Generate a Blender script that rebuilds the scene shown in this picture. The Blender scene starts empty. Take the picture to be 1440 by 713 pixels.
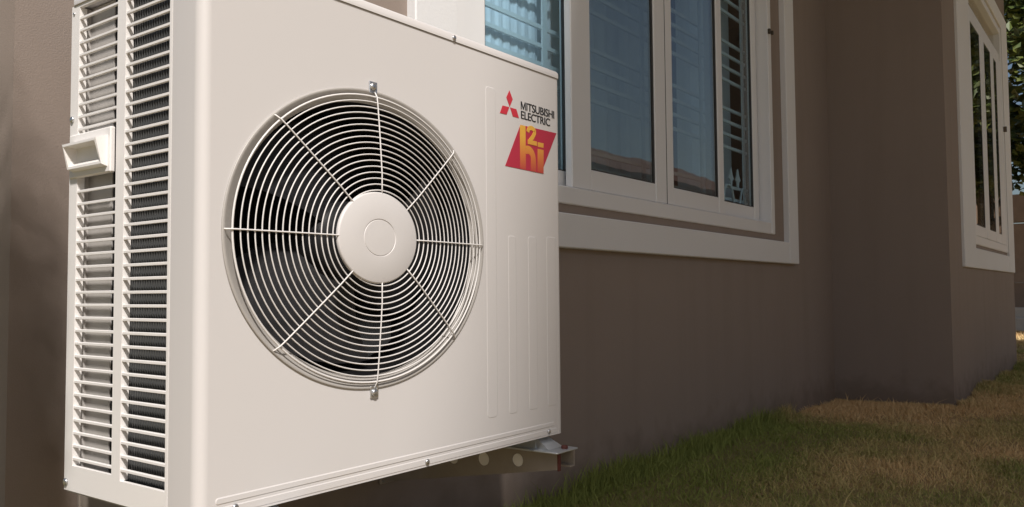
import bpy, bmesh, math, random
from mathutils import Vector, Matrix
R = math.radians
random.seed(7)
sc = bpy.context.scene
COL = sc.collection

# ---------------------------------------------------------------- camera
YAW, PIT, ROL = 0.641766, 0.047782, -0.008194
fw = Vector((math.cos(YAW)*math.cos(PIT), math.sin(YAW)*math.cos(PIT), math.sin(PIT)))
rt0 = Vector((math.sin(YAW), -math.cos(YAW), 0)); up0 = rt0.cross(fw)
rt = rt0*math.cos(ROL) + up0*math.sin(ROL); up = -rt0*math.sin(ROL) + up0*math.cos(ROL)
cam_d = bpy.data.cameras.new('camera'); cam = bpy.data.objects.new('camera', cam_d); COL.objects.link(cam)
m = Matrix((rt, up, -fw)).transposed().to_4x4(); m.translation = Vector((-0.721, -1.1243, 0.3369))
cam.matrix_world = m
cam_d.sensor_width = 36; cam_d.lens = 36*1174.875/1440; cam_d.clip_start = .02; cam_d.clip_end = 2000
sc.camera = cam

# ---------------------------------------------------------------- sky, sun, exposure
SUN_EL, SUN_AZ = 48, 40          # azimuth: degrees to the left of the wall's outward normal
w = bpy.data.worlds.new('World'); sc.world = w; w.use_nodes = True
nt = w.node_tree; bg = nt.nodes['Background']
sky = nt.nodes.new('ShaderNodeTexSky'); sky.sky_type = 'NISHITA'; sky.sun_disc = False
sky.sun_elevation = R(SUN_EL); sky.air_density = 1.0; sky.dust_density = 2.5; sky.ozone_density = 1.0
to_sun = Vector((-math.sin(R(SUN_AZ))*math.cos(R(SUN_EL)), -math.cos(R(SUN_AZ))*math.cos(R(SUN_EL)), math.sin(R(SUN_EL))))
sky.sun_rotation = math.atan2(to_sun.x, to_sun.y)
nt.links.new(sky.outputs[0], bg.inputs[0]); bg.inputs[1].default_value = 0.05
sl = bpy.data.lights.new('sun', 'SUN'); sl.energy = 3.5; sl.angle = R(3.6); sl.color = (1.0, .94, .885)
so = bpy.data.objects.new('sun', sl); COL.objects.link(so)
so.rotation_euler = to_sun.to_track_quat('Z', 'Y').to_euler(); so.location = (-4, -8, 10)
sc.view_settings.view_transform = 'Standard'; sc.view_settings.look = 'None'
sc.view_settings.gamma = 1; sc.view_settings.use_curve_mapping = False
sc.view_settings.exposure = 0.47
sc.render.engine = 'CYCLES'
sc.cycles.use_denoising = True
sc.cycles.max_bounces = 8; sc.cycles.transparent_max_bounces = 16
sc.cycles.sample_clamp_indirect = 6

# ---------------------------------------------------------------- material helpers
def new_mat(name):
    m = bpy.data.materials.new(name); m.use_nodes = True
    return m, m.node_tree, m.node_tree.nodes['Principled BSDF']

def mat(name, col, rough=.5, metal=0, var=0, scale=8, bump=0, bscale=60, col2=None, spec=.5, stretch=None):
    """plain surface: base colour, optional large mottling towards col2 and fine relief"""
    m, t, b = new_mat(name)
    b.inputs['Base Color'].default_value = (*col, 1); b.inputs['Roughness'].default_value = rough
    b.inputs['Metallic'].default_value = metal; b.inputs['Specular IOR Level'].default_value = spec
    tc = t.nodes.new('ShaderNodeTexCoord'); src = tc.outputs['Object']
    if stretch:
        mp = t.nodes.new('ShaderNodeMapping'); mp.inputs['Scale'].default_value = stretch
        t.links.new(src, mp.inputs[0]); src = mp.outputs[0]
    if var:
        n = t.nodes.new('ShaderNodeTexNoise'); n.inputs['Scale'].default_value = scale; n.inputs['Detail'].default_value = 6
        n.inputs['Roughness'].default_value = .6
        t.links.new(src, n.inputs['Vector'])
        mr = t.nodes.new('ShaderNodeMapRange'); mr.inputs[1].default_value = .3; mr.inputs[2].default_value = .7
        mr.inputs[3].default_value = 0; mr.inputs[4].default_value = var
        t.links.new(n.outputs[0], mr.inputs[0])
        mx = t.nodes.new('ShaderNodeMix'); mx.data_type = 'RGBA'
        c2 = col2 or tuple(c*.6 for c in col)
        mx.inputs[6].default_value = (*col, 1); mx.inputs[7].default_value = (*c2, 1)
        t.links.new(mr.outputs[0], mx.inputs[0]); t.links.new(mx.outputs[2], b.inputs['Base Color'])
    if bump:
        n2 = t.nodes.new('ShaderNodeTexNoise'); n2.inputs['Scale'].default_value = bscale; n2.inputs['Detail'].default_value = 5
        t.links.new(src, n2.inputs['Vector'])
        bp = t.nodes.new('ShaderNodeBump'); bp.inputs['Strength'].default_value = bump; bp.inputs['Distance'].default_value = .004
        t.links.new(n2.outputs[0], bp.inputs['Height']); t.links.new(bp.outputs[0], b.inputs['Normal'])
    return m

M = {}
M['paint'] = mat('cream_enamel', (.62, .60, .59), .5, var=.10, scale=5, col2=(.57, .55, .535), bump=.03, bscale=900)
M['paint_wire'] = mat('cream_wire_coating', (.72, .70, .685), .4)
M['plastic'] = mat('cream_plastic', (.84, .815, .795), .45, bump=.05, bscale=700)
M['ring'] = mat('grey_cream_ring', (.42, .40, .375), .4, var=.2, scale=6)
M['black'] = mat('black_fin', (.012, .012, .013), .6, spec=.2)
M['fin'] = mat('black_aluminium_fin', (.105, .108, .11), .4, metal=.3)
M['tube'] = mat('dark_coil_tube', (.12, .13, .14), .35, metal=.6)
M['innerpanel'] = mat('grey_sheet_steel', (.46, .44, .42), .5, var=.3, scale=9)
M['blade'] = mat('grey_fan_blade', (.022, .022, .024), .5, spec=.3)
M['zinc'] = mat('zinc_screw', (.55, .56, .57), .3, metal=.9)
M['slot'] = mat('dark_screw_slot', (.05, .05, .05), .5)
M['galv'] = mat('galvanised_foot', (.62, .66, .70), .35, metal=.55, var=.3, scale=30)
M['bracket'] = mat('primed_bracket_steel', (.34, .30, .26), .55, var=.5, scale=14, col2=(.25, .21, .17), bump=.1, bscale=120)
M['rust'] = mat('rusty_red_primer', (.13, .03, .022), .7, var=.6, scale=60, col2=(.07, .025, .018))
M['red'] = mat('red_print', (.56, .035, .055), .45)
M['redbadge'] = mat('deep_red_badge', (.46, .03, .06), .45)
M['ink'] = mat('black_print', (.012, .012, .013), .45)
M['wall'] = mat('taupe_render', (.275, .225, .192), .9, var=.35, scale=1.6, col2=(.235, .188, .158), bump=.24, bscale=420)
def add_wear(m):
    t = m.node_tree; b = t.nodes['Principled BSDF']; src = b.inputs['Base Color'].links[0].from_socket
    geo = t.nodes.new('ShaderNodeNewGeometry'); mp = t.nodes.new('ShaderNodeMapping'); mp.inputs['Scale'].default_value = (5, 5, .35)
    t.links.new(geo.outputs['Position'], mp.inputs[0]); n = t.nodes.new('ShaderNodeTexNoise'); n.inputs['Scale'].default_value = 1.3; n.inputs['Detail'].default_value = 7
    t.links.new(mp.outputs[0], n.inputs['Vector'])
    mr = t.nodes.new('ShaderNodeMapRange'); mr.inputs[1].default_value = .5; mr.inputs[2].default_value = .75; mr.inputs[4].default_value = .22; t.links.new(n.outputs[0], mr.inputs[0])
    # mud splashed up from the lawn, ragged upper limit
    n2 = t.nodes.new('ShaderNodeTexNoise'); n2.inputs['Scale'].default_value = 9; n2.inputs['Detail'].default_value = 8; t.links.new(geo.outputs['Position'], n2.inputs['Vector'])
    sp = t.nodes.new('ShaderNodeSeparateXYZ'); t.links.new(geo.outputs['Position'], sp.inputs[0])
    ma = t.nodes.new('ShaderNodeMath'); ma.operation = 'MULTIPLY_ADD'; ma.inputs[1].default_value = -.35; t.links.new(n2.outputs[0], ma.inputs[0]); t.links.new(sp.outputs[2], ma.inputs[2])
    m2 = t.nodes.new('ShaderNodeMapRange'); m2.inputs[1].default_value = -.54; m2.inputs[2].default_value = -.40; m2.inputs[3].default_value = .55; m2.inputs[4].default_value = 0; t.links.new(ma.outputs[0], m2.inputs[0])
    x1 = t.nodes.new('ShaderNodeMix'); x1.data_type = 'RGBA'; x1.inputs[7].default_value = (.17, .135, .11, 1); t.links.new(mr.outputs[0], x1.inputs[0]); t.links.new(src, x1.inputs[6])
    x2 = t.nodes.new('ShaderNodeMix'); x2.data_type = 'RGBA'; x2.inputs[7].default_value = (.15, .11, .08, 1); t.links.new(m2.outputs[0], x2.inputs[0]); t.links.new(x1.outputs[2], x2.inputs[6])
    t.links.new(x2.outputs[2], b.inputs['Base Color'])
add_wear(M['wall'])
M['white'] = mat('white_window_paint', (.745, .755, .765), .45, var=.15, scale=3, col2=(.70, .68, .65), bump=.05, bscale=80)
M['trim'] = mat('white_stucco_trim', (.725, .735, .745), .75, var=.2, scale=2.5, col2=(.66, .64, .61), bump=.2, bscale=160)
M['gasket'] = mat('dark_gasket', (.05, .05, .05), .7)
M['bars'] = mat('white_security_bar', (.75, .76, .75), .4)
M['sheer'] = mat('grey_sheer_curtain', (.80, .82, .85), .9, var=.3, scale=3)
M['room'] = mat('room_plaster', (.35, .34, .33), .9)
M['brass'] = mat('dark_brass', (.10, .075, .05), .4, metal=.6)
M['slab'] = mat('added_canopy_plaster', (.35, .31, .27), .9, var=.3, scale=1.2)
M['fence'] = mat('brown_wall_panel', (.42, .31, .235), .85, var=.5, scale=5, bump=.2, bscale=60)
M['kerb'] = mat('pale_concrete', (.66, .63, .58), .9, var=.5, scale=3)
M['bark'] = mat('grey_brown_bark', (.10, .075, .055), .9, var=.6, scale=12, bump=.6, bscale=30)
M['tile'] = mat('brown_roof_tile', (.16, .085, .06), .8, var=.6, scale=3)
M['plaster2'] = mat('pale_plaster', (.55, .53, .48), .9, var=.3, scale=1)

# yellow to red printed fade of the badge lettering
m_, t_, b_ = new_mat('yellow_fade_print'); M['fade'] = m_
g = t_.nodes.new('ShaderNodeNewGeometry'); sp = t_.nodes.new('ShaderNodeSeparateXYZ'); t_.links.new(g.outputs['Position'], sp.inputs[0])
mr = t_.nodes.new('ShaderNodeMapRange'); mr.inputs[1].default_value = .620; mr.inputs[2].default_value = .700
t_.links.new(sp.outputs[2], mr.inputs[0])
cr = t_.nodes.new('ShaderNodeValToRGB'); cr.color_ramp.elements[0].color = (.48, .06, .05, 1); cr.color_ramp.elements[1].color = (.76, .42, .06, 1)
e = cr.color_ramp.elements.new(.45); e.color = (.66, .20, .05, 1)
t_.links.new(mr.outputs[0], cr.inputs[0]); t_.links.new(cr.outputs[0], b_.inputs['Base Color']); b_.inputs['Roughness'].default_value = .45

def glass_mat(name, tint, ior=1.75):
    m = bpy.data.materials.new(name); m.use_nodes = True; t = m.node_tree; t.nodes.clear()
    out = t.nodes.new('ShaderNodeOutputMaterial'); mx = t.nodes.new('ShaderNodeMixShader')
    tr = t.nodes.new('ShaderNodeBsdfTransparent'); tr.inputs[0].default_value = (*tint, 1)
    gl = t.nodes.new('ShaderNodeBsdfGlossy'); gl.inputs['Roughness'].default_value = .0; gl.inputs[0].default_value = (1, .93, .87, 1)
    # Schlick reflectance from the unsigned cosine, so that both faces of a pane behave alike
    gi = t.nodes.new('ShaderNodeNewGeometry'); dt = t.nodes.new('ShaderNodeVectorMath'); dt.operation = 'DOT_PRODUCT'
    t.links.new(gi.outputs['Incoming'], dt.inputs[0]); t.links.new(gi.outputs['True Normal'], dt.inputs[1])
    ab = t.nodes.new('ShaderNodeMath'); ab.operation = 'ABSOLUTE'; t.links.new(dt.outputs['Value'], ab.inputs[0])
    om = t.nodes.new('ShaderNodeMath'); om.operation = 'SUBTRACT'; om.inputs[0].default_value = 1; t.links.new(ab.outputs[0], om.inputs[1])
    pw = t.nodes.new('ShaderNodeMath'); pw.operation = 'POWER'; pw.inputs[1].default_value = 5; t.links.new(om.outputs[0], pw.inputs[0])
    f0 = ((ior-1)/(ior+1))**2
    fr = t.nodes.new('ShaderNodeMath'); fr.operation = 'MULTIPLY_ADD'; fr.inputs[1].default_value = 1-f0; fr.inputs[2].default_value = f0; t.links.new(pw.outputs[0], fr.inputs[0])
    # slight waviness of float glass
    n = t.nodes.new('ShaderNodeTexNoise'); n.inputs['Scale'].default_value = 2.2; tc = t.nodes.new('ShaderNodeTexCoord')
    t.links.new(tc.outputs['Object'], n.inputs['Vector'])
    bp = t.nodes.new('ShaderNodeBump'); bp.inputs['Strength'].default_value = .06; bp.inputs['Distance'].default_value = .02
    t.links.new(n.outputs[0], bp.inputs['Height']); t.links.new(bp.outputs[0], gl.inputs['Normal'])
    t.links.new(fr.outputs[0], mx.inputs[0]); t.links.new(tr.outputs[0], mx.inputs[1]); t.links.new(gl.outputs[0], mx.inputs[2])
    t.links.new(mx.outputs[0], out.inputs[0]); return m
M['glass'] = glass_mat('tinted_window_glass', (.74, .81, .82), 2.35)
M['glass_side'] = glass_mat('tinted_side_glass', (.80, .90, .95), 1.3)

def lawn_mat(name, green, straw, blade):
    m, t, b = new_mat(name); b.inputs['Roughness'].default_value = .8; b.inputs['Specular IOR Level'].default_value = .2
    geo = t.nodes.new('ShaderNodeNewGeometry')
    n = t.nodes.new('ShaderNodeTexNoise'); n.inputs['Scale'].default_value = 1.1; n.inputs['Detail'].default_value = 5; n.inputs['Roughness'].default_value = .62
    t.links.new(geo.outputs['Position'], n.inputs['Vector'])
    n2 = t.nodes.new('ShaderNodeTexNoise'); n2.inputs['Scale'].default_value = 90 if blade else 25; n2.inputs['Detail'].default_value = 4
    t.links.new(geo.outputs['Position'], n2.inputs['Vector'])
    add = t.nodes.new('ShaderNodeMath'); add.operation = 'MULTIPLY_ADD'; add.inputs[1].default_value = .55; add.inputs[2].default_value = -.27
    t.links.new(n2.outputs[0], add.inputs[0])
    ad2 = t.nodes.new('ShaderNodeMath'); ad2.operation = 'ADD'; t.links.new(n.outputs[0], ad2.inputs[0]); t.links.new(add.outputs[0], ad2.inputs[1])
    # the strip along the house stays green
    sp = t.nodes.new('ShaderNodeSeparateXYZ'); t.links.new(geo.outputs['Position'], sp.inputs[0])
    mr = t.nodes.new('ShaderNodeMapRange'); mr.inputs[1].default_value = -.05; mr.inputs[2].default_value = .45; mr.inputs[3].default_value = 0; mr.inputs[4].default_value = -.30
    t.links.new(sp.outputs[1], mr.inputs[0])
    mrx = t.nodes.new('ShaderNodeMapRange'); mrx.inputs[1].default_value = 3.6; mrx.inputs[2].default_value = 4.6; mrx.inputs[3].default_value = 1; mrx.inputs[4].default_value = -.5
    t.links.new(sp.outputs[0], mrx.inputs[0])
    mu = t.nodes.new('ShaderNodeMath'); mu.operation = 'MULTIPLY'; t.links.new(mr.outputs[0], mu.inputs[0]); t.links.new(mrx.outputs[0], mu.inputs[1])
    ad3 = t.nodes.new('ShaderNodeMath'); ad3.operation = 'ADD'; t.links.new(ad2.outputs[0], ad3.inputs[0]); t.links.new(mu.outputs[0], ad3.inputs[1])
    cr = t.nodes.new('ShaderNodeValToRGB'); cr.color_ramp.elements[0].position = .36; cr.color_ramp.elements[1].position = .64
    cr.color_ramp.elements[0].color = (*green, 1); cr.color_ramp.elements[1].color = (*straw, 1)
    t.links.new(ad3.outputs[0], cr.inputs[0]); t.links.new(cr.outputs[0], b.inputs['Base Color'])
    return m
M['lawn'] = lawn_mat('lawn_soil', (.21, .18, .08), (.42, .29, .15), False)
M['blade_grass'] = lawn_mat('lawn_blades', (.245, .285, .075), (.72, .51, .26), True)

def leaf_mat(name, a, bcol):
    m, t, b = new_mat(name); b.inputs['Roughness'].default_value = .5
    oi = t.nodes.new('ShaderNodeNewGeometry'); n = t.nodes.new('ShaderNodeTexNoise'); n.inputs['Scale'].default_value = 2.5
    t.links.new(oi.outputs['Position'], n.inputs['Vector'])
    cr = t.nodes.new('ShaderNodeValToRGB'); cr.color_ramp.elements[0].position = .35; cr.color_ramp.elements[1].position = .68
    cr.color_ramp.elements[0].color = (*a, 1); cr.color_ramp.elements[1].color = (*bcol, 1)
    t.links.new(n.outputs[0], cr.inputs[0]); t.links.new(cr.outputs[0], b.inputs['Base Color'])
    return m
M['leaf'] = leaf_mat('green_leaves', (.042, .075, .015), (.13, .15, .03))

# ---------------------------------------------------------------- object helpers
WL = {}   # world location of each object (nothing is rotated)
def put(name, me, material=None, parent=None, loc=(0, 0, 0)):
    o = bpy.data.objects.new(name, me); COL.objects.link(o)
    if material is not None and me is not None and not me.materials: me.materials.append(material)
    loc = Vector(loc); WL[o.name] = loc
    if parent is not None:
        o.parent = parent; o.location = loc - WL[parent.name]
    else: o.location = loc
    return o
def empty(name, loc, parent=None):
    o = put(name, None, None, parent, loc); o.empty_display_size = .1; return o
def tag(o, label=None, cat=None, group=None, kind=None):
    if label: o['label'] = label
    if cat: o['category'] = cat
    if group: o['group'] = group
    if kind: o['kind'] = kind
    return o

class MB:
    def __init__(s): s.v = []; s.f = []
    def add(s, vs, fs):
        o = len(s.v); s.v += [tuple(v) for v in vs]; s.f += [tuple(i+o for i in f) for f in fs]; return s
    def box(s, x0, x1, y0, y1, z0, z1):
        vs = [(x, y, z) for x in (x0, x1) for y in (y0, y1) for z in (z0, z1)]
        return s.add(vs, [(0, 1, 3, 2), (4, 6, 7, 5), (0, 4, 5, 1), (2, 3, 7, 6), (0, 2, 6, 4), (1, 5, 7, 3)])
    def cbox(s, x0, x1, y0, y1, z0, z1, c=.003):
        """box with chamfered edges"""
        bm = bmesh.new(); bmesh.ops.create_cube(bm, size=1)
        for v in bm.verts: v.co = Vector((x0+(x1-x0)*(v.co.x+.5), y0+(y1-y0)*(v.co.y+.5), z0+(z1-z0)*(v.co.z+.5)))
        bmesh.ops.bevel(bm, geom=bm.edges[:], offset=c, segments=1, affect='EDGES', profile=.5)
        bm.verts.index_update(); s.add([v.co[:] for v in bm.verts], [[v.index for v in f.verts] for f in bm.faces]); bm.free(); return s
    def prism(s, pts, axis, a, b):
        """polygon pts (2D) extruded along axis between a and b; axis 'x': pts=(y,z), 'y': (x,z), 'z': (x,y)"""
        n = len(pts)
        mk = {'x': lambda p, t: (t, p[0], p[1]), 'y': lambda p, t: (p[0], t, p[1]), 'z': lambda p, t: (p[0], p[1], t)}[axis]
        vs = [mk(p, a) for p in pts] + [mk(p, b) for p in pts]
        fs = [tuple(range(n))[::-1], tuple(range(n, 2*n))] + [(i, (i+1) % n, n+(i+1) % n, n+i) for i in range(n)]
        return s.add(vs, fs)
    def tube(s, path, r, n=6, closed=False):
        P = [Vector(p) for p in path]; L = len(P); rings = []
        for i, p in enumerate(P):
            if closed: d = P[(i+1) % L] - P[i-1]
            else: d = P[min(i+1, L-1)] - P[max(i-1, 0)]
            d.normalize(); a = d.orthogonal() if i == 0 else (prev - d*prev.dot(d))
            a.normalize(); prev = a; b = d.cross(a)
            rings.append([p + (a*math.cos(2*math.pi*k/n) + b*math.sin(2*math.pi*k/n))*(r[i] if isinstance(r, (list, tuple)) else r) for k in range(n)])
        vs = [v for rg in rings for v in rg]; fs = []
        for i in range(L if closed else L-1):
            j = (i+1) % L
            for k in range(n): fs.append((i*n+k, i*n+(k+1) % n, j*n+(k+1) % n, j*n+k))
        if not closed: fs += [tuple(range(n))[::-1], tuple((L-1)*n+k for k in range(n))]
        return s.add(vs, fs)
    def revolve(s, prof, cx, cz, rx, rz, n=96, cap=False):
        """profile of (normalised radius, y) swept round an elliptical ring in the xz plane"""
        vs = []; fs = []; m_ = len(prof)
        for i in range(n):
            a = 2*math.pi*i/n
            for (q, y) in prof: vs.append((cx+rx*q*math.cos(a), y, cz+rz*q*math.sin(a)))
        for i in range(n):
            j = (i+1) % n
            for k in range(m_-1): fs.append((i*m_+k, j*m_+k, j*m_+k+1, i*m_+k+1))
        if cap: fs.append(tuple(i*m_+m_-1 for i in range(n)))
        return s.add(vs, fs)
    def mesh(s, name, smooth=False, fix=True):
        me = bpy.data.meshes.new(name); me.from_pydata(s.v, [], s.f); me.validate()
        if fix:
            bm = bmesh.new(); bm.from_mesh(me); bmesh.ops.recalc_face_normals(bm, faces=bm.faces[:]); bm.to_mesh(me); bm.free()
        if smooth:
            for p in me.polygons: p.use_smooth = True
        me.update(); return me
    def build(s, name, material, parent=None, loc=(0, 0, 0), smooth=False, fix=True):
        return put(name, s.mesh(name, smooth, fix), material, parent, loc)
def auto_smooth(o, ang=35):
    bm = bmesh.new(); bm.from_mesh(o.data)
    for f in bm.faces: f.smooth = True
    for e_ in bm.edges:
        e_.smooth = len(e_.link_faces) == 2 and e_.calc_face_angle(3.2) < R(ang)
    bm.to_mesh(o.data); bm.free(); return o
def rrect(x0, x1, z0, z1, r, n=4):
    pts = []
    for (cx, cz, a0) in ((x1-r, z1-r, 0), (x0+r, z1-r, 90), (x0+r, z0+r, 180), (x1-r, z0+r, 270)):
        for k in range(n+1):
            a = R(a0+90*k/n); pts.append((cx+r*math.cos(a), cz+r*math.sin(a)))
    return pts

# ================================================================ SETTING
G = -.39                 # lawn level; the heat pump's underside is z = 0
YW = .57                 # face of the house wall
XI = 5.26                # where the projecting room starts
YB = -.165               # its front face
XE = 8.72                # its far end

lawn = MB()
nx, ny = 60, 40
vs = []; fs = []
def gz(x, y):
    return G - .010 + .012*math.sin(x*2.1+.7)*math.cos(y*1.7) + .008*math.sin(x*5.3+y*4.1) - .012*max(0, min(1, (x-3)/2.5))
xs = [-250, -60, -15] + [-3+.35*i for i in range(60)] + [22, 30, 60, 120, 300]
ys = [-250, -60, -20, -9] + [-4+.3*i for i in range(17)] + [1.5, 4, 12, 40, 120, 300]
for x in xs:
    for y in ys: vs.append((x, y, gz(x, y) if -3 <= x <= 18 and -4 <= y <= 1 else G-.012))
for i in range(len(xs)-1):
    for j in range(len(ys)-1):
        a = i*len(ys)+j; fs.append((a, a+len(ys), a+len(ys)+1, a+1))
lawn.add(vs, fs); tag(lawn.build('lawn', M['lawn'], smooth=True), kind='structure')

# grass blades, one mass: nobody could count them
def grass():
    rnd = random.Random(3); V = []; F = []
    def blade(x, y, h, wd, lean):
        a = rnd.uniform(0, 6.283); z = gz(x, y)-.004; dx, dy = math.cos(a)*wd, math.sin(a)*wd
        lx, ly = rnd.gauss(0, lean)*h, rnd.gauss(0, lean)*h; o = len(V)
        V.extend([(x-dx, y-dy, z), (x+dx, y+dy, z), (x-dx*.7+lx*.4, y-dy*.7+ly*.4, z+h*.6), (x+dx*.7+lx*.4, y+dy*.7+ly*.4, z+h*.6), (x+lx, y+ly, z+h)])
        F.extend([(o, o+1, o+3, o+2), (o+2, o+3, o+4)])
    def free(x, y): return not ((y > YW-.015 and x > -.05) or (x > XI-.01 and y > YB-.015 and x < XE+.02))
    n = 0
    while n < 140000:
        # denser close to the camera
        u = rnd.random(); x = .4 + 9.8*u**1.35; y = rnd.uniform(-1.3, .58)
        if x > XI: y = rnd.uniform(-1.6, YB)
        if not free(x, y): continue
        dry = math.sin(x*1.9+y*2.3)+math.sin(x*.8-y*3.1+1)
        h = rnd.uniform(.012, .034)*(1.15 if dry < 0 else .85)
        if rnd.random() < .04: h *= rnd.uniform(1.5, 2.4)
        blade(x, y, h, rnd.uniform(.0009, .0019)*(1+.14*x), .75); n += 1
    # longer growth along the foot of the wall
    for k in range(9000):
        x = rnd.uniform(.8, XI); y = YW-.012-abs(rnd.gauss(0, .05))
        t = .5+.5*math.sin(x*4.3+1.2)*math.cos(x*1.9); f = 1 if x < 3.9 else .3
        blade(x, y, rnd.uniform(.012, .022+.055*t**2)*f+.008, rnd.uniform(.0015, .003), .33)
    for c_ in range(70):
        cx_ = rnd.uniform(1.4, 4.2); hh = rnd.uniform(.05, .14); wd_ = rnd.uniform(.02, .08)
        for k in range(60):
            blade(cx_+rnd.gauss(0, wd_), YW-.012-abs(rnd.gauss(0, .03)), hh*rnd.uniform(.35, 1), rnd.uniform(.0012, .0026), .38)
    for k in range(5000):
        x = rnd.uniform(XI, XE); y = YB-.012-abs(rnd.gauss(0, .06)); t = .5+.5*math.sin(x*5.3)
        blade(x, y, rnd.uniform(.015, .03+.06*t), rnd.uniform(.002, .004), .35)
    for k in range(2500):
        x = XI-.012-abs(rnd.gauss(0, .05)); y = rnd.uniform(YB, YW)
        blade(x, y, rnd.uniform(.015, .035), rnd.uniform(.0015, .003), .4)
    for k in range(16000):      # farther lawn beyond the house corner
        x = rnd.uniform(9, 17); y = rnd.uniform(-1.2, 1.6); blade(x, y, rnd.uniform(.02, .05), rnd.uniform(.004, .008), .6)
    me = bpy.data.meshes.new('grass'); me.from_pydata(V, [], F); me.update()
    tag(put('grass', me, M['blade_grass']), 'patchy green and straw coloured short grass of the lawn', 'grass', kind='stuff')
grass()

# ---------------------------------------------------------------- house
house = empty('house', (0, YW, G))
tag(house, 'taupe rendered house wall with white trimmed windows behind the heat pump', 'house')
WX0, WX1, WZ0, WZ1 = 1.262, 4.07, .70, 2.25      # opening of the wide window
BX0, BX1, BZ0, BZ1 = 6.32, 8.21, .70, 2.74        # opening of the projecting room's window
ZT = 3.42; ZC = 5.00      # eaves, added shade canopy
T = .14
wl = MB()
def wall_open(x0, x1, y, ox0, ox1, oz0, oz1):
    wl.box(x0, ox0, y, y+T, G-.3, ZT); wl.box(ox1, x1, y, y+T, G-.3, ZT)
    wl.box(ox0, ox1, y, y+T, G-.3, oz0); wl.box(ox0, ox1, y, y+T, oz1, ZT)
wall_open(-.03, XI+T, YW, WX0, WX1, WZ0, WZ1)
wl.build('front_wall', M['wall'], house)
wl = MB(); wall_open(XI, XE, YB, BX0, BX1, BZ0, BZ1); wl.build('projecting_room_wall', M['wall'], house)
wl = MB(); wl.box(XI, XI+T, YB+T, YW, G-.3, ZT); wl.build('return_wall', M['wall'], house)
wl = MB(); wl.box(-.03, .11, YW+T, 7, G-.3, ZT); wl.build('end_wall', M['wall'], house)
wl = MB(); wl.box(XE-T, XE, YB+T, 7, G-.3, ZT); wl.build('far_end_wall', M['wall'], house)
wl = MB(); wl.box(.11, XE-T, 6.9, 7, G-.3, ZT); wl.box(.11, XE-T, 2.9, 2.96, G-.05, ZT); wl.box(.11, XE-T, YW+T, 6.9, G-.05, G+.2)
wl.box(XI+T, XE-T, YB+T, YW+T, G-.05, G+.2); wl.build('room_interior', M['room'], house)
# roof slab plus unseen canopy added to darken the right; diagonal edge shapes its shadow
AZ = R(50); EDGE = 1.99
def edge_pt(y): return (EDGE + y*math.tan(AZ), y)
rf = MB(); rf.prism([(-.03, 7.0), (-.03, YW), (XI, YW), (XI, YB), (XE, YB), (XE, 7.0)], 'z', ZT, ZC)
rf.build('upper_wall', M['wall'], house)
rf = MB(); rf.prism([(-.25, 7.2), (-.25, YW-.02), edge_pt(YW-.02), edge_pt(-5.0), (XE+1.6, -5.0), (XE+1.6, 7.2)], 'z', ZC, ZC+.16)
roof = rf.build('roof_added_canopy', M['slab'], house)
for x in (2.4, 4.2, 6.0, 7.8):
    b = MB(); b.cbox(x-.06, x+.06, -4.9, (YW if x < XI else YB)-.005, ZC-.16, ZC-.002, .006); b.build('added_canopy_beam', M['slab'], roof)

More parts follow.
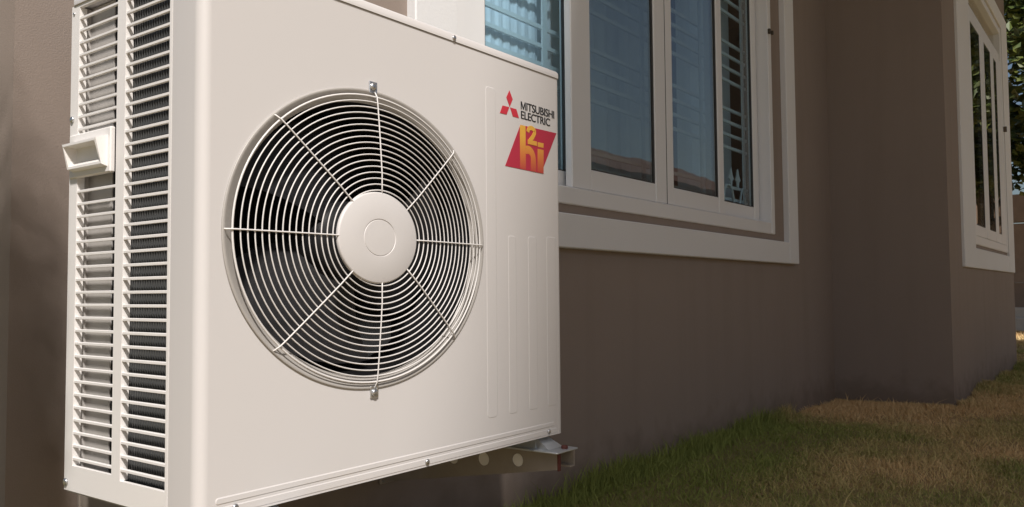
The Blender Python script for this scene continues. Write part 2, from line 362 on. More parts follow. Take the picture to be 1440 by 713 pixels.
def window(name, label, y, sx0, sx1, sz0, sz1, band, band_r, band_z, fx0, fx1, fz0, fz1, panels, bars, rail_top, p=.035, proud=.012, deep=.012):
    """surround band on the wall, frame in the opening, sashes with panes"""
    fr = MB(); d0, d1 = y-proud, y+.10; fw_ = .055; fb_ = .067
    fr.cbox(fx0, fx0+fw_, d0, d1, fz0, fz1, .004); fr.cbox(fx1-fw_, fx1, d0, d1, fz0, fz1, .004)
    fr.cbox(fx0+fw_-.002, fx1-fw_+.002, d0+.003, d1, fz0, fz0+fb_, .004); fr.cbox(fx0+fw_-.002, fx1-fw_+.002, d0+.003, d1, fz1-fw_, fz1, .004)
    win = fr.build('window', M['white'], house); win['label'] = label
    s = MB()
    s.cbox(sx0, sx0+band, y-p, y+.004, sz0, sz1, .004)
    s.build('surround_board', M['trim'], win)
    s = MB(); s.cbox(sx1-band_r, sx1, y-p, y+.004, sz0, sz1, .004); s.build('surround_board', M['trim'], win)
    s = MB(); s.cbox(sx0+band-.001, sx1-band_r+.001, y-p+.002, y+.004, sz0, sz0+band_z, .004); s.build('surround_board', M['trim'], win)
    s = MB(); s.cbox(sx0+band-.001, sx1-band_r+.001, y-p+.002, y+.004, sz1-band_z, sz1, .004); s.build('surround_board', M['trim'], win)
    for (x0, x1, yy, st_l, st_r, rb, gk_) in panels:
        a = MB(); t = .032; z0, z1 = fz0+fb_+.002, rail_top
        a.cbox(x0, x0+st_l, yy, yy+t, z0, z1, .004); a.cbox(x1-st_r, x1, yy, yy+t, z0, z1, .004)
        a.cbox(x0+st_l-.001, x1-st_r+.001, yy+.002, yy+t-.002, z0, z0+rb, .004); a.cbox(x0+st_l-.001, x1-st_r+.001, yy+.002, yy+t-.002, z1-.07, z1, .004)
        a.build('sash', M['white'], win)
        gk = MB()
        for (xa, xb, za, zb) in ((x0+st_l, x0+st_l+.006, z0+rb, z1-.07), (x1-st_r-.006, x1-st_r, z0+rb, z1-.07), (x0+st_l+.006, x1-st_r-.006, z0+rb, z0+rb+.005)):
            gk.box(xa, xb, yy+deep*.5, yy+deep+.006, za, zb)
        gk.build('gasket', M['gasket'], win)
        g_ = MB(); g_.box(x0+st_l-.004, x1-st_r+.004, yy+deep, yy+deep+.005, z0+rb-.004, z1-.066); g_.build('pane', M[gk_], win)
    if rail_top < fz1-.1:
        a = MB(); a.cbox(fx0+fw_-.001, fx1-fw_+.001, y+.002, y+.09, rail_top+.001, rail_top+.07, .004); a.build('transom', M['white'], win)
        g_ = MB(); g_.box(fx0+fw_-.004, fx1-fw_+.004, y+.04, y+.045, rail_top+.066, fz1-fw_+.004); g_.build('pane', M['glass'], win)
    yb = y+.135
    for z in bars:
        a = MB(); a.box(fx0+.03, fx1-.03, yb, yb+.012, z-.008, z+.008); a.build('security_bar', M['bars'], win)
    return win

def curtain(win, x0, x1, z0, z1, y, amp=.03, step=.022, per=.12, mt='sheer'):
    c = MB(); n = int((x1-x0)/step); vs = []; fs = []
    for i in range(n+1):
        x = x0+(x1-x0)*i/n; ph = 2*math.pi*(x/per+.25*math.sin(x*7)); yy = y+amp*math.sin(ph)+.4*amp*math.sin(2.3*ph)
        vs += [(x, yy, z0), (x, yy*.8+y*.2, z1)]
    for i in range(n): fs.append((2*i, 2*i+2, 2*i+3, 2*i+1))
    c.add(vs, fs); return c.build('curtain', M[mt], win, smooth=True, fix=False)

yf = YW+.012
bars1 = [.86, .93] + [1.155+.0735*k for k in range(4)] + [1.54+.0735*k for k in range(4)] + [1.935, 2.01, 2.08]
win1 = window('window', 'wide white four panel sliding window behind the heat pump', YW, 1.04, 4.452, .502, 2.50, .190, .165, .128,
   1.235, 4.105, .668, 2.30,
   [(1.292, 2.03, yf+.045, .19, .045, .07, 'glass_side'), (1.950, 2.752, yf, .142, .108, .085, 'glass'), (2.757, 3.418, yf, .068, .068, .085, 'glass'), (3.36, 4.04, yf+.045, .06, .075, .085, 'glass_side')],
   bars1, 2.24)
# upright flats of the security grille, ornament, latch
for x in (1.95, 2.76, 3.42, 4.015):
    a = MB(); a.box(x-.016, x+.016, YW+.131, YW+.139, .75, 2.25); a.build('security_bar', M['bars'], win1)
def scroll(cx, cz, s):
    pts = []
    for k in range(31):
        t = k/30; a = 2*math.pi*1.25*t
        pts.append((cx+s*(t-.5)*1.6, YW+.125, cz+s*.42*math.sin(a*1.0)+.12*s*math.cos(2*a)))
    return pts
for cx in (3.60, 3.84):
    a = MB(); a.tube(scroll(cx, .875, .2), .0065, 6); a.build('grille_scroll', M['bars'], win1, smooth=True)
    for dx in (-.05, .05):
        a = MB(); zc = .965
        a.prism([(cx+dx, zc+.075), (cx+dx+.018, zc+.035), (cx+dx+.036, zc+.012), (cx+dx+.014, zc), (cx+dx+.007, zc-.035), (cx+dx-.007, zc-.035), (cx+dx-.014, zc), (cx+dx-.036, zc+.012), (cx+dx-.018, zc+.035)], 'y', YW+.122, YW+.13)
        a.build('grille_finial', M['bars'], win1)
a = MB(); a.cbox(4.049, 4.066, YW-.028, YW-.012, 1.845, 1.875, .003); a.cbox(4.053, 4.062, YW-.045, YW-.028, 1.835, 1.86, .003); a.build('latch', M['brass'], win1)
a = MB(); a.box(1.95, 3.56, yf-.0015, yf+.001, .7325, .7385); a.build('track_gap', M['gasket'], win1)
a = MB(); a.box(2.7515, 2.7575, yf+.001, yf+.02, .739, 2.23); a.build('meeting_gap', M['gasket'], win1)
curtain(win1, 1.24, 2.08, .70, 2.3, YW+.19, .0028, .006, .06)
curtain(win1, 2.2, 3.3, .70, 2.3, YW+.34, .035)
curtain(win1, 3.45, 4.1, .70, 2.3, YW+.26, .03, .022, .16)

yb_ = YB+.012
win2 = window('window', 'white trimmed window of the projecting room at the far right', YB, 5.745, 8.66, .495, 2.95, .50, .40, .15,
   6.285, 8.24, .675, 2.78,
   [(6.345, 6.95, YB-.008, .06, .08, .085, 'glass'), (6.955, 7.55, YB-.010, .15, .07, .085, 'glass'), (7.555, 8.18, YB-.008, .14, .30, .085, 'glass')],
   [], 2.46, .020, .012, .003)
a = MB(); a.cbox(8.195, 8.22, YB-.04, YB-.012, 1.80, 1.85, .003); a.build('latch', M['brass'], win2)
curtain(win2, 6.45, 8.3, .75, 2.75, YB+.30)

# ================================================================ HEAT PUMP
W, H, D = .983, .88, .405
FX, FZ, FRX, FRZ = .358, .440, .318, .272        # fan opening (the picture shows it slightly wider than tall)
hp = empty('heat_pump', (W/2, D/2, 0))
tag(hp, 'cream outdoor heat pump unit with round wire fan guard on wall brackets', 'heat pump')
ZL = .862          # underside of the lid's rim
r1, r2 = .018, .012
# ---- front panel: flat face with the fan opening, wrapped round both corners
fp = MB()
x0, x1 = r1, W-r2
N = 96
angs = [2*math.pi*i/N for i in range(N)]
cor = [math.atan2((cz-FZ)/FRZ, (cx-FX)/FRX) % (2*math.pi) for cx in (x0, x1) for cz in (0, ZL)]
angs = sorted(angs+cor)
inn = []; out = []
for a_ in angs:
    dx, dz = FRX*math.cos(a_), FRZ*math.sin(a_)
    t = min([q for q in (((x1-FX)/dx if dx > 1e-9 else 1e9), ((x0-FX)/dx if dx < -1e-9 else 1e9), ((ZL-FZ)/dz if dz > 1e-9 else 1e9), ((0-FZ)/dz if dz < -1e-9 else 1e9)) if q > 0])
    inn.append((FX+dx, 0, FZ+dz)); out.append((FX+dx*t, 0, FZ+dz*t))
n = len(angs); fp.add(inn+out, [(i, (i+1) % n, n+(i+1) % n, n+i) for i in range(n)])
def strip(pts, z0, z1):
    vs = []; 
    for (x, y) in pts: vs += [(x, y, z0), (x, y, z1)]
    fp.add(vs, [(2*i, 2*i+2, 2*i+3, 2*i+1) for i in range(len(pts)-1)])
strip([(.001, .078), (0, .077)] + [(r1-r1*math.cos(R(9*k)), r1-r1*math.sin(R(9*k))) for k in range(11)], 0, ZL)
strip([(x1+r2*math.sin(R(18*k)), r2-r2*math.cos(R(18*k))) for k in range(6)] + [(W, .05)], 0, ZL)
# turned-under bottom lip
fp.add([(x0, 0, 0), (x1, 0, 0), (x1, .02, -.004), (x0, .02, -.004)], [(0, 1, 2, 3)])
bmw = fp.mesh('front_panel', fix=False)
bm = bmesh.new(); bm.from_mesh(bmw); bmesh.ops.remove_doubles(bm, verts=bm.verts[:], dist=1e-5); bmesh.ops.recalc_face_normals(bm, faces=bm.faces[:])
bm.to_mesh(bmw); bm.free()
front = put('front_panel', bmw, M['paint'], hp); auto_smooth(front, 30)

def pad(x0, x1, z0, z1, r, hgt=.0006, c=.0028, name='embossed_rib'):
    P = MB(); o_ = rrect(x0, x1, z0, z1, r, 5); i_ = rrect(x0+c, x1-c, z0+c, z1-c, max(r-c, .001), 5); n = len(o_)
    P.add([(x, .0005, z) for x, z in o_]+[(x, -hgt, z) for x, z in i_], [(i, (i+1) % n, n+(i+1) % n, n+i) for i in range(n)]+[tuple(range(n, 2*n))])
    return P.build(name, M['paint'], front)
pad(.690, .728, .068, .792, .010)
pad(.768, .800, .068, .468, .008)
pad(.844, .881, .068, .470, .008)
pad(.919, .961, .068, .473, .008)
pad(.030, .948, .0195, .0325, .006, .0010)
pad(.024, .956, .0020, .0175, .005, .0008)

def screw(x, y, z, r, axis, parent, name='screw'):
    """pan head with a cross recess"""
    s = MB(); n = 14
    prof = [(1, 0), (1, .25), (.85, .5), (.45, .62), (.0, .64)]
    vs = []; fs = []
    for i in range(n):
        a = 2*math.pi*i/n
        for (q, h) in prof: vs.append((r*q*math.cos(a), -h*r, r*q*math.sin(a)))
    m_ = len(prof)
    for i in range(n):
        for k in range(m_-1): fs.append((i*m_+k, ((i+1) % n)*m_+k, ((i+1) % n)*m_+k+1, i*m_+k+1))
    if axis == 'x': vs = [(p[1], -p[0], p[2]) for p in vs]
    s.add(vs, fs)
    o = s.build(name, M['zinc'], parent, (x, y, z), smooth=True)
    return o
for (x, z) in ((.499, .010), (.921, .011), (.065, .012)): screw(x, -.0016, z, .0055, 'y', front)

# ---- logo and lettering (flat print)
def flat(name, polys, material, parent, y, th=.0004):
    P = MB()
    for pl in polys: P.prism(pl, 'y', y-th, y)
    return P.build(name, material, parent)
flat('emblem', [[(.7779, .7966), (.7902, .7785), (.7785, .7590), (.7662, .7785)], [(.7769, .7580), (.7668, .7393), (.7420, .7390), (.7520, .7575)], [(.7800, .7580), (.8038, .7580), (.8138, .7392), (.7903, .7390)]], M['red'], front, -.0004)
def lettering(name, txt, x0, x1, z0, z1):
    cu = bpy.data.curves.new(name, 'FONT'); cu.body = txt; cu.offset = .003; cu.space_character = .95; cu.extrude = 0
    to = bpy.data.objects.new('tmp', cu); COL.objects.link(to); bpy.context.view_layer.update()
    me = bpy.data.meshes.new_from_object(to.evaluated_get(bpy.context.evaluated_depsgraph_get()))
    bpy.data.objects.remove(to); me.name = name
    xs_ = [v.co.x for v in me.vertices]; zs_ = [v.co.y for v in me.vertices]
    a, b, c, d = min(xs_), max(xs_), min(zs_), max(zs_)
    for v in me.vertices: v.co = Vector((x0+(v.co.x-a)/(b-a)*(x1-x0), -.0008, z0+(v.co.y-c)/(d-c)*(z1-z0)))
    bm = bmesh.new(); bm.from_mesh(me); src = bm.verts[:]+bm.edges[:]+bm.faces[:]
    for k in (1,):
        d = bmesh.ops.duplicate(bm, geom=src); vv = [v for v in d['geom'] if isinstance(v, bmesh.types.BMVert)]
        for v in vv: v.co.x += .0011*k; v.co.y -= .00004*k
    bm.to_mesh(me); bm.free()
    me.materials.clear(); return put(name, me, M['ink'], front)
lettering('lettering', 'ITSUBISHI', .8432, .9580, .7612, .7800)
mz0, mz1 = .7615, .7797
flat('lettering', [[(.8215, mz0), (.8245, mz0), (.8245, mz1), (.8215, mz1)], [(.8375, mz0), (.8405, mz0), (.8405, mz1), (.8375, mz1)],
     [(.8245, mz1), (.8250, mz1), (.8318, .7650), (.8318, .7617), (.8299, .7617), (.8245, .7740)], [(.8370, mz1), (.8375, mz1), (.8375, .7740), (.8321, .7617), (.8302, .7617), (.8302, .7650)]], M['ink'], front, -.0005)
lettering('lettering', 'ELECTRIC', .8215, .9400, .7395, .7580)
badge = flat('badge', [[(.8192, .7245), (.9680, .7270), (.9010, .6210), (.7600, .6225)]], M['redbadge'], hp, -.0004)
two = []
def stroke(path, wd):
    """a band of constant width along a 2D path, as quads"""
    P = [Vector((p[0], p[1])) for p in path]; L_, R_ = [], []
    for i, p in enumerate(P):
        d = (P[min(i+1, len(P)-1)]-P[max(i-1, 0)]).normalized(); nn = Vector((-d.y, d.x))*(wd[i] if isinstance(wd, list) else wd)/2
        L_.append(tuple(p+nn)); R_.append(tuple(p-nn))
    return [[L_[i], L_[i+1], R_[i+1], R_[i]] for i in range(len(P)-1)]
letters = [[(.8192, .7244), (.8385, .7247), (.8385, .6223), (.8165, .6223), (.8165, .7200)]]
letters += stroke([(.8385, .6690)]+[(.8485+.0205*math.sin(R(a)), .6500+.0205*math.cos(R(a))) for a in range(-25, 91, 15)]+[(.8690, .640), (.8690, .6217)], [.012]+[.019]*8+[.021, .021])
letters += [[(.8875, .6937), (.9113, .6942), (.9110, .6833), (.8872, .6828)], [(.8868, .6776), (.9113, .6782), (.9100, .6214), (.8855, .6217)]]
letters += stroke([(.8475, .7120)]+[(.8620+.0135*math.sin(R(a)), .7145+.0090*math.cos(R(a))) for a in range(-80, 110, 19)]+[(.8665, .7020), (.8560, .6940), (.8545, .6890)], .0105)
letters += [[(.8470, .6945), (.8830, .6945), (.8830, .6838), (.8470, .6838)]]
fl = MB()
for i, pl in enumerate(letters): fl.prism(pl, 'y', -.0010-.00003*i, -.0006)
fl.build('badge_lettering', M['fade'], badge)

# ---- lid
ld = MB()
plan = [(x, y) for x, y in rrect(-.0025, W+.0025, -.0025, D+.002, .014, 5)]
plan_i = [(x, y) for x, y in rrect(.0015, W-.0015, .0015, D-.002, .011, 5)]
n = len(plan)
ld.add([(x, y, ZL+.0008) for x, y in plan]+[(x, y, H-.004) for x, y in plan]+[(x, y, H) for x, y in plan_i],
       [(i, (i+1) % n, n+(i+1) % n, n+i) for i in range(n)]+[(n+i, n+(i+1) % n, 2*n+(i+1) % n, 2*n+i) for i in range(n)]+[tuple(range(2*n, 3*n)), tuple(range(n))[::-1]])
lid = ld.build('lid', M['paint'], hp); auto_smooth(lid, 50)
screw(.584, -.0026, .8695, .0055, 'y', lid)

# ---- bell mouth behind the guard, fan, coil
bmth = MB(); bmth.revolve([(1.0, .0005), (1.012, -.0016), (1.004, -.0032), (.992, -.0022), (.975, .0015), (.950, .0045), (.928, .0085), (.922, .011)], FX, FZ, FRX, FRZ, 128)
bell = bmth.build('bell_mouth', M['ring'], hp, smooth=True)
sh_ = MB(); sh_.revolve([(.9225, .0108), (.915, .03), (.91, .06), (.91, .13)], FX, FZ, FRX, FRZ, 96); sh_.build('shroud', M['black'], hp, smooth=True)
fan = empty('fan', (FX, .10, FZ), hp)
hb = MB(); hb.revolve([(1, .13), (1, .07), (.9, .055), (.0, .05)], FX, FZ, .085, .074, 32); hb.build('fan_hub', M['blade'], fan, smooth=True)
for k in range(3):
    P = MB(); a0 = R(62+120*k); vs = []; nr, na = 6, 12
    for i in range(nr+1):
        q = .25+.60*i/nr
        for j in range(na+1):
            a = a0+R(92)*(j/na)*(1.0-.15*i/nr)+.35*(i/nr)**1.5
            vs.append((FX+FRX*q*math.cos(a), .135-.075*(j/na)-.012*math.sin(math.pi*j/na), FZ+FRZ*q*math.sin(a)))
    P.add(vs, [(i*(na+1)+j, i*(na+1)+j+1, (i+1)*(na+1)+j+1, (i+1)*(na+1)+j) for i in range(nr) for j in range(na)])
    P.build('fan_blade', M['blade'], fan, smooth=True, fix=False)
# L shaped coil: fins (thin plates, far too many to pick apart) and tubes
coil = MB()
x = .05
while x < .70:
    coil.box(x, x+.0012, .300, .34, .03, .85); x += .0065
y = .074
while y < .232:
    coil.box(.0145, .050, y, y+.0019, .02, .856); y += .0074
co = tag(coil.build('coil_fins', M['fin'], hp), kind='stuff')
k = 0
z = .045
while z < .85:
    P = MB(); P.tube([(.022, .072, z), (.022, .228, z)], .0052, 8); P.build('coil_tube', M['tube'], co, smooth=True)
    z += .0381
bk = MB(); bk.box(.056, .060, .07, .235, .0, .858); bk.box(.045, .70, .378, .384, .01, .858); bk.build('coil_backing', M['black'], hp)
# casing behind: compartment wall, side and rear sheets, base pan
cs = MB(); cs.box(.715, .718, .05, .385, .002, .858); cs.build('partition', M['black'], hp)
cs = MB(); cs.box(W-.006, W-.001, .0505, D, .0, ZL); cs.build('right_side_sheet', M['paint'], hp)
cs = MB(); cs.box(.012, W-.006, D-.004, D, .0, ZL-.001); cs.build('rear_sheet', M['innerpanel'], hp)
cs = MB(); cs.box(.014, .700, .386, .390, .004, .86); cs.box(.024, .027, .302, .386, .004, .86); cs.build('inner_panel', M['innerpanel'], hp)
cs = MB(); cs.box(.026, .029, .236, .302, .004, .86); cs.build('inner_strip', M['black'], hp)
cs = MB(); cs.box(.004, W-.004, .022, D-.002, -.006, .004); cs.build('base_pan', M['innerpanel'], hp)
cs = MB(); cs.box(.05, .71, .02, .37, .852, .858); cs.build('inner_top', M['black'], hp)

# ---- side grille: frame with two columns of slats
sf = MB(); XT = .007
c1a, c1b, c2a, c2b = .246, .379, .086, .219
zb1, zt1, zb2, zt2 = .042, .857, .0355, .857
sf.box(0, XT, c1b, D, -.002, ZL); sf.box(0, XT, c2b, c1a, -.002, ZL); sf.box(0, XT, .0795, c2a, -.002, ZL)
sf.box(0, XT, c1a, c1b, -.002, zb1); sf.box(0, XT, c2a, c2b, -.002, zb2)
sf.box(0, XT, c1a, c1b, zt1, ZL); sf.box(0, XT, c2a, c2b, zt2, ZL)
sf.box(0, .03, D, D+.002, -.002, ZL)
# rims of the openings run inwards
for (a, b, z0, z1) in ((c1a, c1b, zb1, zt1), (c2a, c2b, zb2, zt2)):
    sf.box(XT, .0135, a-.003, a, z0, z1); sf.box(XT, .0135, b, b+.003, z0, z1)
grille = sf.build('side_grille', M['plastic'], hp)
def slat_mesh(L_):
    P = MB(); prof = [(.0006, -.0020), (.0006, .0016), (.0016, .0023), (.0055, .0023), (.0055, -.0022), (.0016, -.0027)]
    P.prism(prof, 'y', 0, 1)      # prism in xz, extruded along y
    P.v = [(x, y*L_, z) for x, y, z in P.v]
    return P.mesh('slat')
sm1, sm2 = slat_mesh(c1b-c1a-.0006), slat_mesh(c2b-c2a-.0006)
for k in range(36):
    z = .0545+.02235*k
    if not (.545 < z < .628): put('slat', sm1, M['plastic'], grille, (0, c1a+.0003, z))
    put('slat', sm2, M['plastic'], grille, (0, c2a+.0003, z-.001))
screw(-.0005, .398, .655, .0058, 'x', grille); screw(-.0005, .399, .012, .0065, 'x', grille); screw(-.0002, .398, .848, .003, 'x', grille)
# ---- carrying handle: plate with a slanting open pocket
hd = MB(); hd.cbox(-.0035, .006, .258, .402, .548, .626, .002)
oy0, oy1, oz0, oz1 = .268, .386, .562, .605
xo_t, xo_b = -.024, -.014
O = [(xo_b, oy0, oz0), (xo_b, oy1, oz0), (xo_t, oy1, oz1), (xo_t, oy0, oz1)]
th = .0042
I = [(xo_b, oy0+th, oz0+th), (xo_b, oy1-th, oz0+th), (xo_t, oy1-th, oz1-th), (xo_t, oy0+th, oz1-th)]
Bk = [(-.002, oy0-.001, oz0-.004), (-.002, oy1+.001, oz0-.004), (-.002, oy1+.001, oz1+.008), (-.002, oy0-.001, oz1+.008)]
In = [(.004, oy0+.012, oz0+.012), (.004, oy1-.012, oz0+.012), (.004, oy1-.012, oz1-.006), (.004, oy0+.012, oz1-.006)]
In = [(-.0036, p[1], p[2]) for p in In]
hd.add(O+I+Bk+In, [(i, (i+1) % 4, 4+(i+1) % 4, 4+i) for i in range(4)]+[(8+i, 8+(i+1) % 4, (i+1) % 4, i) for i in range(4)]+[(4+i, 4+(i+1) % 4, 12+(i+1) % 4, 12+i) for i in range(4)]+[(12, 13, 14, 15)])
hd.build('carry_handle', M['plastic'], hp)

# ---- fan guard
def ell(rx, rz, y, n=112, cx=None):
    cx = FX-.001 if cx is None else cx
    return [(cx+rx*math.cos(2*math.pi*i/n), y, FZ+rz*math.sin(2*math.pi*i/n)) for i in range(n)]
gm = MB(); gm.tube(ell(.3040, .2620, -.006), .0019, 6, True)
guard = gm.build('fan_guard', M['paint_wire'], hp, smooth=True)
def gy(q): return -.007-.013*max(0, min(1, (1-q)/.55))**.8
for k in range(1, 17):
    q = 1-k/16*.666
    P = MB(); P.tube(ell(.304*q, .262*q, gy(q)), .00128, 6, True); P.build('guard_ring', M['paint_wire'], guard, smooth=True)
for k in range(8):
    a = R(45*k); P = MB()
    qs = [.30, .36, .45, .6, .8, .95, 1.0]
    pts = [(FX-.001+.304*q*math.cos(a), gy(q)-.003, FZ+.262*q*math.sin(a)) for q in qs]
    q = 1.035; pts += [(FX-.001+.304*q*math.cos(a), -.0045, FZ+.262*q*math.sin(a)), (FX-.001+.304*1.045*math.cos(a), .0005, FZ+.262*1.045*math.sin(a))]
    P.tube(pts, .00135, 6); P.build('guard_spoke', M['paint_wire'], guard, smooth=True)
cp = MB(); hy = -.0245; hx, hz = .0985, .0835
cp.revolve([(1.0, hy+.0065), (1.0, hy+.003), (.985, hy+.0008), (.965, hy), (.415, hy-.0005), (.405, hy+.0008), (.395, hy+.0008), (.385, hy-.0003), (.02, hy-.0015)], FX-.008, FZ, hx, hz, 96, cap=True)
cap = cp.build('guard_cap', M['paint'], guard); auto_smooth(cap, 40)
for (x, z, s) in ((.354, .7205, 1), (.357, .1595, -1)):
    P = MB(); P.cbox(x-.0095, x+.0105, -.0035, -.0005, z-.011, z+.011, .001)
    P.tube([(x+.004, -.004, z+s*.004), (x+.004, -.005, z-s*.012), (x+.003, -.008, z-s*.026)], .0018, 6)
    cl = P.build('guard_clip', M['zinc'], guard)
    screw(x-.001, -.0036, z+s*.001, .0072, 'y', hp, 'clip_screw')

# ---- unit feet
def foot(xc):
    P = MB(); t = .004; zt = -.006; zb = -.034
    # pressed channel under the base, tongue with raised web sticking out in front
    P.prism([(xc-.045, zb), (xc+.045, zb), (xc+.045, zb+t), (xc+.026, zb+t), (xc+.020, zt), (xc-.020, zt), (xc-.026, zb+t), (xc-.045, zb+t)], 'y', .03, D-.02)
    P.cbox(xc-.045, xc+.045, -.045, .03, zb, zb+t, .0015)
    P.add([(xc-.022, .029, zt), (xc+.022, .029, zt), (xc+.030, -.012, zb+t+.0005), (xc-.030, -.012, zb+t+.0005), (xc-.022, .036, zb+t), (xc+.022, .036, zb+t)], [(0, 1, 2, 3), (0, 3, 4), (1, 5, 2)])
    o = P.build('foot', M['galv'], hp)
    b = MB(); b.revolve([(1, 0), (1, -.006), (.8, -.008), (0, -.008)], 0, 0, .008, .008, 6)
    b.v = [(x+xc+.012, z-.028, zb+t-y) for x, y, z in b.v]; b.build('foot_bolt', M['rust'], o)
foot(.935); foot(.14)

# ---- cantilever wall brackets (the unit stands on them)
def bracket(xw, label):
    """pressed steel arm: web on the left deepens towards the wall and is pierced with round holes"""
    root = empty('wall_bracket', (xw+.03, YW, -.1)); tag(root, label, 'bracket', 'wall brackets under the heat pump')
    zt = -.0345; y0, y1 = -.024, YW-.012
    def zbot(y): return -.077-(y-y0)/(y1-y0)*.100
    t = .004; P = MB()
    # web with holes: split in quads round each hole
    holes = [(.094, .0165), (.200, .0175), (.300, .016), (.400, .016)]
    for xx in (xw, xw+t):
        ys_ = [y0]+[h[0]-.045 for h in holes[:1]]
        segs = [(y0, .047)] + [(h[0]-.047, h[0]+.047) for h in holes] + [(.447, y1)]
        P.add([(xx, y0, zt), (xx, .047, zt), (xx, .047, zbot(.047)), (xx, y0, zbot(y0))], [(0, 1, 2, 3)])
        prev = .047
        for (hy_, hr) in holes:
            a, b = prev, hy_+.053 if hy_ < .39 else .452
            zc = (zt+zbot(hy_))/2 - .001; n = 24; ri = []; ro = []
            for i in range(n):
                an = 2*math.pi*i/n; c_, s_ = math.cos(an), math.sin(an)
                ri.append((xx, hy_+hr*c_, zc+hr*s_))
                # outer boundary point along the ray
                best = 1e9
                if c_ > 1e-6: best = min(best, (b-hy_)/c_)
                if c_ < -1e-6: best = min(best, (a-hy_)/c_)
                if s_ > 1e-6: best = min(best, (zt-zc)/s_)
                sl_ = -.100/(y1-y0)     # bottom edge slope
                den = s_-sl_*c_
                if den < -1e-6: best = min(best, (zbot(hy_)-zc)/den)
                ro.append((xx, hy_+best*c_, zc+best*s_))
            P.add(ri+ro, [(i, (i+1) % n, n+(i+1) % n, n+i) for i in range(n)])
            # close the corners left by the ray fan
            for (cy, cz) in ((a, zt), (b, zt), (a, zbot(a)), (b, zbot(b))):
                an = math.atan2(cz-zc, cy-hy_) % (2*math.pi); i = int(an/(2*math.pi)*n) % n
                P.add([ro[i], ro[(i+1) % n], (xx, cy, cz)], [(0, 1, 2)])
            prev = b
        P.add([(xx, prev, zt), (xx, y1, zt), (xx, y1, zbot(y1)), (xx, prev, zbot(prev))], [(0, 1, 2, 3)])
    for (hy_, hr) in holes:
        zc = (zt+zbot(hy_))/2-.001; n = 24
        P.add([(xx, hy_+hr*math.cos(2*math.pi*i/n), zc+hr*math.sin(2*math.pi*i/n)) for xx in (xw, xw+t) for i in range(n)], [(i, (i+1) % n, n+(i+1) % n, n+i) for i in range(n)])
    for (hy_, hr) in holes[:3]:  # added pale discs imitate the lit lip seen through the open holes
        zc = (zt+zbot(hy_))/2-.001; pl_ = MB(); n = 20
        pl_.prism([(hy_+(hr-.001)*math.cos(2*math.pi*i/n), zc+(hr-.001)*math.sin(2*math.pi*i/n)) for i in range(n)], 'x', xw+.001, xw+.003); pl_.build('lit_hole_disc', M['plastic'], root)
    # bottom edge of web
    P.add([(xw, y0, zbot(y0)), (xw+t, y0, zbot(y0)), (xw+t, y1, zbot(y1)), (xw, y1, zbot(y1))], [(0, 1, 2, 3)])
    # top flange, right lip, small return
    P.box(xw, xw+.072, y0, y1, zt, zt+.0008); P.box(xw+.004, xw+.072, y0, y1, zt-.003, zt-.0002)
    P.box(xw+.0685, xw+.072, y0, y1, -.079, zt-.003); P.box(xw+.052, xw+.0685, y0, y1, -.079, -.0755)
    P.build('arm', M['bracket'], root)
    e_ = MB(); e_.box(xw-.0006, xw+.0100, y0-.0012, y0+.002, zbot(y0)-.003, zt-.004); e_.build('cut_end', M['rust'], root)
    u = MB(); u.cbox(xw-.004, xw+.076, YW-.011, YW-.001, -.185, -.030, .002); u.build('wall_plate', M['bracket'], root)
    for z in (-.06, -.155):
        b = MB(); b.revolve([(1, 0), (1, -.007), (.8, -.009), (0, -.009)], xw+.05, z, .010, .010, 6); b.v = [(x, y+YW-.011, z_) for x, y, z_ in b.v]; b.build('anchor_bolt', M['zinc'], root)
    return root
bracket(.925, 'steel cantilever bracket with round holes under the right end of the heat pump')
bracket(.105, 'steel wall bracket mostly hidden under the left end of the heat pump')

# ================================================================ BACKGROUND beyond the corner
bw = empty('boundary_wall', (18.5, 0, G)); tag(bw, 'brown boundary wall under the tree at the far right edge', 'wall')
for j in range(-4, 6):
    P = MB(); P.cbox(18.4, 18.6, j*2.0+.005, j*2.0+1.995, G+.86, G+2.02, .01); P.build('panel', M['fence'], bw)
    P = MB(); P.cbox(18.4, 18.6, j*2.0+.005, j*2.0+1.995, G+2.05, G+2.6, .01); P.build('panel', M['fence'], bw)
P = MB(); P.box(18.45, 18.58, -8, 12, G-.1, G+.85); P.build('footing', M['fence'], bw)
P = MB(); P.cbox(16.5, 16.7, -9, 12, G-.1, G+.22, .01); k1 = P.build('low_kerb', M['kerb'])
P.v = []; P.f = []; P.cbox(16.7, 16.9, -9, 12, G-.1, G+.40, .01); P.build('kerb_step', M['kerb'], k1)
tag(k1, 'pale low concrete kerb below the brown boundary wall', 'kerb')

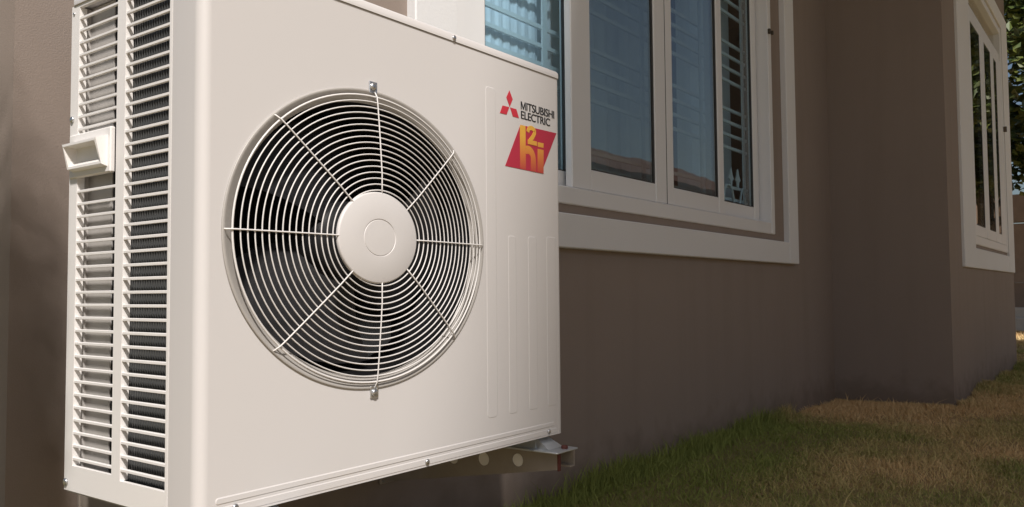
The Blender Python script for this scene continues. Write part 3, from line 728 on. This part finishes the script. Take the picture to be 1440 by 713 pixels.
def tree(name, label, x, y, h, crown, nleaf, seed, lsize):
    rnd = random.Random(seed); root = empty(name, (x, y, G)); tag(root, label, 'tree', 'garden trees')
    tr = MB(); top = Vector((x+.2, y+.1, G+h*.62)); base = Vector((x, y, G-.1))
    path = [base.lerp(top, t)+Vector((.06*math.sin(5*t), .08*math.sin(4*t+1), 0)) for t in (0, .2, .45, .7, 1)]
    tr.tube(path, [.19, .15, .13, .10, .06], 9)
    tips = []
    for k in range(16):
        t = rnd.uniform(.35, 1); s = base.lerp(top, t); a = 2*math.pi*k/16*2.4; ln = crown*rnd.uniform(.5, .9)
        e_ = s+Vector((math.cos(a)*ln, math.sin(a)*ln, ln*rnd.uniform(.25, .75)))
        mid = s.lerp(e_, .5)+Vector((0, 0, -.12)); tr.tube([s, mid, e_], [.06, .035, .012], 6); tips += [e_, s.lerp(e_, .7), s.lerp(e_, .45)]
    tr.build('trunk', M['bark'], root, smooth=True)
    clumps = [(p+Vector((rnd.gauss(0, .25), rnd.gauss(0, .25), rnd.gauss(0, .25))), rnd.uniform(.35, .75)) for p in tips for _ in range(2)]
    c = Vector((x, y, G+h*.63))
    for _ in range(46):
        d = Vector((rnd.gauss(0, 1), rnd.gauss(0, 1), rnd.gauss(0, .9))).normalized(); clumps.append((c+Vector((d.x*crown, d.y*crown, d.z*h*.36))*rnd.uniform(.45, 1), rnd.uniform(.3, .65)))
    V = []; F = []
    for k in range(nleaf):
        p, r = rnd.choice(clumps); d = Vector((rnd.gauss(0, 1), rnd.gauss(0, 1), rnd.gauss(0, .8))).normalized()*r*rnd.random()**.4; q = p+d
        if q.z < G+2.3: continue
        a = Vector((rnd.gauss(0, 1), rnd.gauss(0, 1), rnd.gauss(-.4, .5))).normalized(); b = a.cross(Vector((rnd.gauss(0, .5), rnd.gauss(0, .5), 1))).normalized()
        s = lsize*rnd.uniform(.7, 1.3); fold = a.cross(b)*s*.10; o = len(V)
        V.extend([q, q+a*s*.45+b*s*.3+fold, q+a*s, q+a*s*.45-b*s*.3+fold]); F.extend([(o, o+1, o+2), (o, o+2, o+3)])
    me = bpy.data.meshes.new('crown'); me.from_pydata([tuple(v) for v in V], [], F); me.update(); put('crown', me, M['leaf'], root)
tree('tree', 'leafy green tree overhanging the brown boundary wall at the right edge', 15.2, -1.3, 7.6, 2.7, 26000, 5, .17)

# neighbour across the yard (only its reflection reaches the picture)
nb = empty('neighbour_house', (24, -13, G)); tag(nb, 'pale neighbouring house with brown roof reflected in the window glass', 'house')
P = MB(); P.box(15, 36, -18, -11, G-.2, 4.2); P.build('wall', M['plaster2'], nb)
P = MB(); P.prism([(-10.3, 4.15), (-14.5, 6.0), (-18.7, 4.15), (-18.7, 3.95), (-10.3, 3.95)], 'x', 14.3, 36.7); P.build('roof', M['tile'], nb)
for x in (17, 21, 25, 29, 33):
    P = MB(); P.cbox(x, x+1.5, -11.0, -10.95, 1.2, 2.6, .01); P.build('window_frame', M['white'], nb)
    P = MB(); P.box(x+.1, x+1.4, -10.955, -10.945, 1.3, 2.5); P.build('window_pane', M['gasket'], nb)

# unseen bush and garden wall added to shade the house corner and the yard
def added_shrub():
    rnd = random.Random(11); root = empty('added_shrub', (-.47, .12, G)); tag(root, 'narrow upright green bush out of view, added to shade the near house corner', 'added_shrub')
    st = MB()
    for k in range(9):
        a = k*.7; st.tube([(-.47+.04*math.cos(a), .12+.04*math.sin(a), G-.05), (-.47+.05*math.cos(a), .12+.05*math.sin(a), G+.5), (-.47+.06*math.cos(a), .12+.06*math.sin(a), G+1.0)], [.014, .010, .005], 6)
    st.build('stems', M['bark'], root, smooth=True)
    V = []; F = []
    for k in range(19000):
        t_ = rnd.random(); a = rnd.uniform(0, 6.283); r_ = rnd.random()**.5
        z_ = G+.03+.80*t_/.55 if t_ < .55 else G+.83+1.0*(1-math.sqrt(1-(t_-.55)/.45))     # thins out towards the top so its cast shadow fades
        q = Vector((-.47+.10*r_*math.cos(a), .12+.22*r_*math.sin(a), z_))
        a = Vector((rnd.gauss(0, 1), rnd.gauss(0, 1), rnd.gauss(0, .6))).normalized(); b = a.cross(Vector((rnd.gauss(0, .5), rnd.gauss(0, .5), 1))).normalized()
        s_ = rnd.uniform(.016, .03); o = len(V); V.extend([q, q+a*s_*.45+b*s_*.3, q+a*s_, q+a*s_*.45-b*s_*.3]); F.extend([(o, o+1, o+2), (o, o+2, o+3)])
    me = bpy.data.meshes.new('foliage'); me.from_pydata([tuple(v) for v in V], [], F); me.update(); put('foliage', me, M['leaf'], root)
added_shrub()
gw = empty('added_garden_wall', (3.6, -5.6, G)); tag(gw, 'brown panelled wall out of view across the lawn, added to darken the yard', 'wall')  # unseen wall, added to cut low sky light in the yard
for j in range(3):
    P = MB(); P.cbox(1.2+1.6*j, 2.79+1.6*j, -5.7, -5.58, G-.1, G+2.5, .01); P.build('panel', M['fence'], gw)
    P = MB(); P.cbox(1.12+1.6*j, 1.28+1.6*j, -5.58, -5.50, G-.1, G+2.6, .01); P.build('post', M['fence'], gw)
